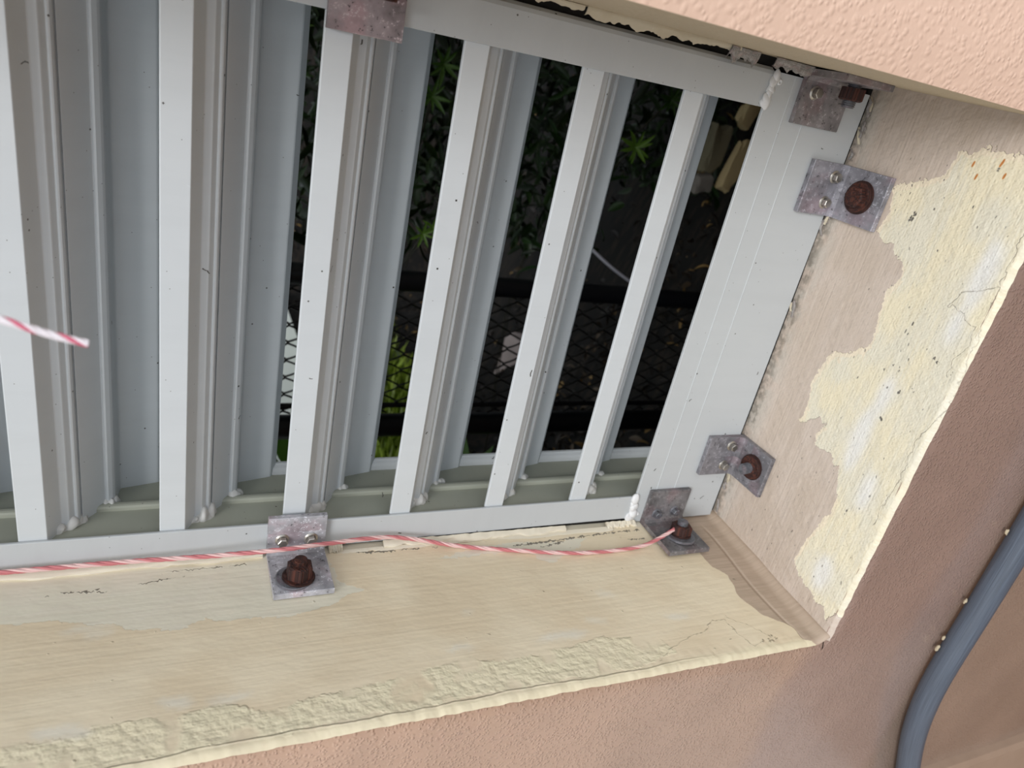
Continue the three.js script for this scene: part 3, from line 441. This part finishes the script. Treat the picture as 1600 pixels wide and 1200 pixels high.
// leaves and plants
function leafGeometry(l, w, fold = 0.25) {
  return grid(2, 6, (u, v) => { const s = (u - 0.5) * 2, ww = w * Math.pow(Math.sin(Math.PI * clamp(0.06 + v * 0.94)), 0.8); return [s * ww / 2, v * l, Math.abs(s) * ww * fold - v * v * l * 0.22]; });
}
const leafMat = (c) => new THREE.MeshPhysicalMaterial({ color: c, roughness: 0.38, transmission: 0.3, thickness: 0, side: THREE.DoubleSide });
M.leaf = [leafMat(0x4f7a2c), leafMat(0x3c6425), leafMat(0x6f9a38)];
M.darkLeaf = std({ color: 0x1d3316, roughness: 0.4, side: THREE.DoubleSide });
const starLeaf = leafGeometry(0.038, 0.0075);
const dummy = new THREE.Object3D();
function shrub(label, at, rosettes, mass) {
  const t = thing('shrub', label, 'shrub', at, 'shrubs behind the louver panel'), stems = [];
  for (const [p, n, size, shade] of rosettes) {
    const q = V(p[0] - at[0], p[1] - at[1], p[2] - at[2]);
    stems.push(tube([V(0, 0, 0), V(q.x * 0.3, q.y * 0.6, q.z * 0.3 - 0.15), q], 0.0018, 14, 6));
    for (let k = 0; k < n; k++) {
      const l = part('leaf', starLeaf, M.leaf[shade], t); l.position.copy(q); l.scale.setScalar(size * R(0.8, 1.15));
      l.rotation.set(R(0.35, 0.75), 0, 0); l.rotation.order = 'ZXY'; l.rotation.z = k / n * Math.PI * 2 + R(-0.15, 0.15);
    }
  }
  part('stem', merge(stems), std({ color: 0x2b2a1a, roughness: 0.8 }), t);
  const [x0, x1, y0, y1, z0, z1, n] = mass, im = new THREE.InstancedMesh(leafGeometry(0.06, 0.016), M.darkLeaf, n); im.name = 'foliage'; im.userData.kind = 'stuff'; im.castShadow = im.receiveShadow = true;
  for (let k = 0; k < n; k++) { dummy.position.set(R(x0, x1) - at[0], R(y0, y1) - at[1], R(z0, z1) - at[2]); dummy.rotation.set(R(-1.6, 1.2), R(0, 6.3), R(-1.2, 1.2)); dummy.scale.setScalar(R(0.6, 1.3)); dummy.updateMatrix(); im.setMatrixAt(k, dummy.matrix); const s = R(0.4, 1.8); im.setColorAt(k, new THREE.Color(s * R(0.8, 1.2), s, s * 0.8)); }
  t.add(im); return t;
}
shrub('dark green shrub seen between second and third slats', [0.3, -1.0, -1.5], [[[0.2896, 0.338, -0.85], 8, 1.0, 0], [[0.315, 0.26, -0.95], 7, 0.9, 1]], [0.1, 0.5, -0.15, 0.6, -1.7, -0.95, 1300]);
shrub('green shrub with star-shaped leaf tips seen between third and fifth slats', [0.75, -1.0, -1.5], [[[0.548, 0.324, -0.8], 8, 1.0, 0], [[0.535, 0.268, -0.8], 8, 0.95, 0], [[0.63, 0.35, -0.85], 8, 0.9, 1], [[0.5571, 0.0143, -0.8], 7, 0.8, 2], [[0.575, 0.03, -0.8], 6, 0.7, 2], [[0.80, 0.33, -1.0], 8, 1, 1]], [0.5, 1.1, -0.1, 0.6, -1.7, -0.95, 2400]);
shrub('dark shrub with one bright leaf rosette seen between fifth and sixth slats', [1.1, -0.9, -1.4], [[[0.9884, 0.2417, -0.8], 10, 1.15, 2], [[1.045, 0.345, -0.8], 9, 1.0, 1]], [1.1, 1.8, 0.05, 0.7, -1.9, -1.1, 1500]);
{ // litter of dead leaves on ground and bank
  const n = 4200, im = new THREE.InstancedMesh(leafGeometry(0.05, 0.022, 0.35), std({ color: 0xffffff, roughness: 0.6, side: THREE.DoubleSide }), n); im.name = 'leaf_litter'; im.castShadow = im.receiveShadow = true; im.userData.kind = 'stuff'; tag(im, 'dark dead leaves littering the bank and ground behind the louver panel', 'leaf litter');
  const pal = [[0.02, 0.014, 0.009], [0.04, 0.028, 0.016], [0.014, 0.011, 0.009], [0.11, 0.08, 0.05], [0.34, 0.22, 0.08]];
  for (let k = 0; k < n; k++) {
    const near = k < 1600, x = near ? R(1.0, 1.75) : R(0.4, 2.6), z = near ? R(-1.5, -0.55) : R(-4.2, -0.9); if (x < 0.68 && z > -3.0) { dummy.position.set(0.2, -1.2, -3.5); } else dummy.position.set(x, groundY(x, z) + R(0.002, 0.02), z);
    dummy.rotation.set(-1.57 + R(-0.9, 0.9), R(-0.9, 0.9), R(0, 6.3)); dummy.scale.setScalar(R(0.4, 1)); dummy.updateMatrix(); im.setMatrixAt(k, dummy.matrix); const c = pal[Math.min(4, Math.floor(Math.pow(rnd(), 1.6) * 5))]; im.setColorAt(k, new THREE.Color(...c));
  }
  scene.add(im);
}
{ // grass strip before the kerb
  const n = 2600, im = new THREE.InstancedMesh(leafGeometry(0.16, 0.012, 0.1), leafMat(0xa3b94a), n); im.name = 'grass'; im.castShadow = im.receiveShadow = true; im.userData.kind = 'stuff'; tag(im, 'bright yellow-green grass beside the pale pavement', 'grass');
  for (let k = 0; k < n; k++) { const x = R(0.72, 1.0), z = R(-2.6, -0.5); dummy.position.set(x, groundY(x, z) - 0.01, z); dummy.rotation.set(R(-0.5, 0.5), R(0, 6.3), R(-0.5, 0.5)); dummy.scale.setScalar(R(0.6, 1.4)); dummy.updateMatrix(); im.setMatrixAt(k, dummy.matrix); const s = R(0.6, 1.3); im.setColorAt(k, new THREE.Color(s, s, s)); }
  scene.add(im);
}
function stone(label, at, s, color, turn) {
  const g = new THREE.IcosahedronGeometry(1, 3), p = g.attributes.position, o = R(0, 60);
  for (let i = 0; i < p.count; i++) { const x = p.getX(i), y = p.getY(i), z = p.getZ(i), k = 1 + 0.8 * (vn(x * 1.4 + o, y * 1.4 + z + o) - 0.5) + 0.18 * (vn(x * 4 + o, y * 4 + z * 3) - 0.5), q = (v) => Math.sign(v) * Math.pow(Math.abs(v), 0.42); p.setXYZ(i, q(x) * k * s[0], q(y) * k * s[1], q(z) * k * s[2]); }
  g.computeVertexNormals(); const m = part('stone', toCreasedNormals(g, 0.5), std({ color, roughness: 0.85 }), scene); m.position.set(...at); m.rotation.set(...turn); return tag(m, label, 'stone');
}
stone('long cream stone chip lying on the dark bank', [1.262, 0.245, -0.8], [0.018, 0.055, 0.012], 0xb8a67c, [0, 0, -0.25]);
stone('small pointed cream stone at the bank top beside the frame post', [1.25, 0.347, -0.8], [0.019, 0.026, 0.012], 0xbbaa80, [0, 0, -0.3]);
stone('broad greyish olive stone beside the long cream one', [1.212, 0.27, -0.83], [0.022, 0.05, 0.02], 0x6f6a55, [0, 0, -0.05]);
stone('rounded grey stone lowest of the stones on the bank', [1.198, 0.188, -0.82], [0.019, 0.02, 0.015], 0x77736d, [0.2, 0, 0.2]);
stone('pinkish grey boulder on the ground behind the wire fence', [1.475, -0.84, -1.95], [0.075, 0.13, 0.1], 0xb3a6a2, [0.1, 0.5, 0]);
tag(part('twig', tube([V(0.93, 0.03, -0.82), V(1.0, -0.015, -0.8), V(1.09, -0.06, -0.8)], 0.004, 12, 7), std({ color: 0x9ea0aa, roughness: 0.6 }), scene), 'pale straight twig caught in the dark undergrowth', 'twig');

// wire fence
{
  M.fence = std({ color: 0x0e100f, roughness: 0.45, metalness: 0.3 }); M.fenceRail = std({ color: 0x0b0d12, roughness: 0.4, metalness: 0.2 });
  const t = thing('wire_fence', 'low black chain-link fence with round rails behind the louver panel', 'fence', [0, -0.42, -0.8]);
  const x0 = -0.4, x1 = 1.5, yb = 0, yt = 0.335;
  for (const [y, r] of [[yb, 0.026], [yt, 0.021]]) part('rail', new THREE.CylinderGeometry(r, r, x1 - x0, 20).rotateZ(Math.PI / 2).translate((x0 + x1) / 2, y, 0), M.fenceRail, t);
  part('tie_rod', new THREE.CylinderGeometry(0.006, 0.006, x1 - x0, 10).rotateZ(Math.PI / 2).translate((x0 + x1) / 2, 0.05, 0), M.fenceRail, t);
  const a = 0.0170, hgt = 0.038, q = []; for (let k = 0; k <= 18; k++) { const s = k % 2; q.push(V(s ? a : -a * 0.02 - a, 0.0, 0)); }
  const pts = []; const N = 16; for (let k = 0; k <= N * 8; k++) { const y = 0.03 + k / (N * 8) * (yt - 0.03), ph = k / 8 * Math.PI, tri = Math.asin(Math.sin(ph) * 0.985) / 1.4; pts.push(V(tri * a * 0.56 * 2, y, Math.cos(ph) * 0.0035)); }
  const wire = new THREE.TubeGeometry(new THREE.CatmullRomCurve3(pts), 150, 0.0021, 6);
  for (let x = x0 + 0.02, i = 0; x < x1; x += a * 2, i++) { const w = part('wire', wire, M.fence, t); w.position.x = x; if (i % 2) w.rotation.y = Math.PI; }
}
// a vine on the fence and two broad-leaved weeds at its foot
tag(part('vine', tube([V(0.86, -0.26, -0.785), V(0.845, -0.33, -0.765), V(0.87, -0.40, -0.758), V(0.84, -0.45, -0.76), V(0.83, -0.56, -0.765), V(0.82, -0.97, -0.80)], 0.006, 40, 8), std({ color: 0x4a4038, roughness: 0.8 }), scene), 'dry brown vine twisted round the lower fence rail', 'vine');
function weed(label, at, leaves) {
  const t = thing('weed', label, 'plant', at); const g = leafGeometry(0.11, 0.05, 0.15);
  part('stem', tube([V(0, 0, 0), V(0.01, 0.2, 0), V(0, 0.42, 0.01)], 0.004, 14, 6), M.leaf[1], t);
  for (const [y, turn, tip] of leaves) { const l = part('leaf', g, M.leaf[0], t); l.position.set(0, y, 0.005); l.rotation.set(tip, turn, 0, 'YXZ'); }
}
weed('broad-leaved weed below the fence rail between second and third slats', [0.345, -0.98, -0.88], [[0.42, 0.4, -0.3], [0.36, 2.2, 0.8], [0.4, -2.0, 0.9], [0.3, 3.6, 0.8]]);
weed('broad-leaved weed in shade below the fence rail between fourth and fifth slats', [0.775, -1.0, -0.88], [[0.42, -0.8, 0.5], [0.4, 1.2, 0.9], [0.32, 3.0, 0.8]]);

scene.traverse((o) => { if (o.isMesh) o.castShadow = o.receiveShadow = true; });
renderer.render(scene, camera);
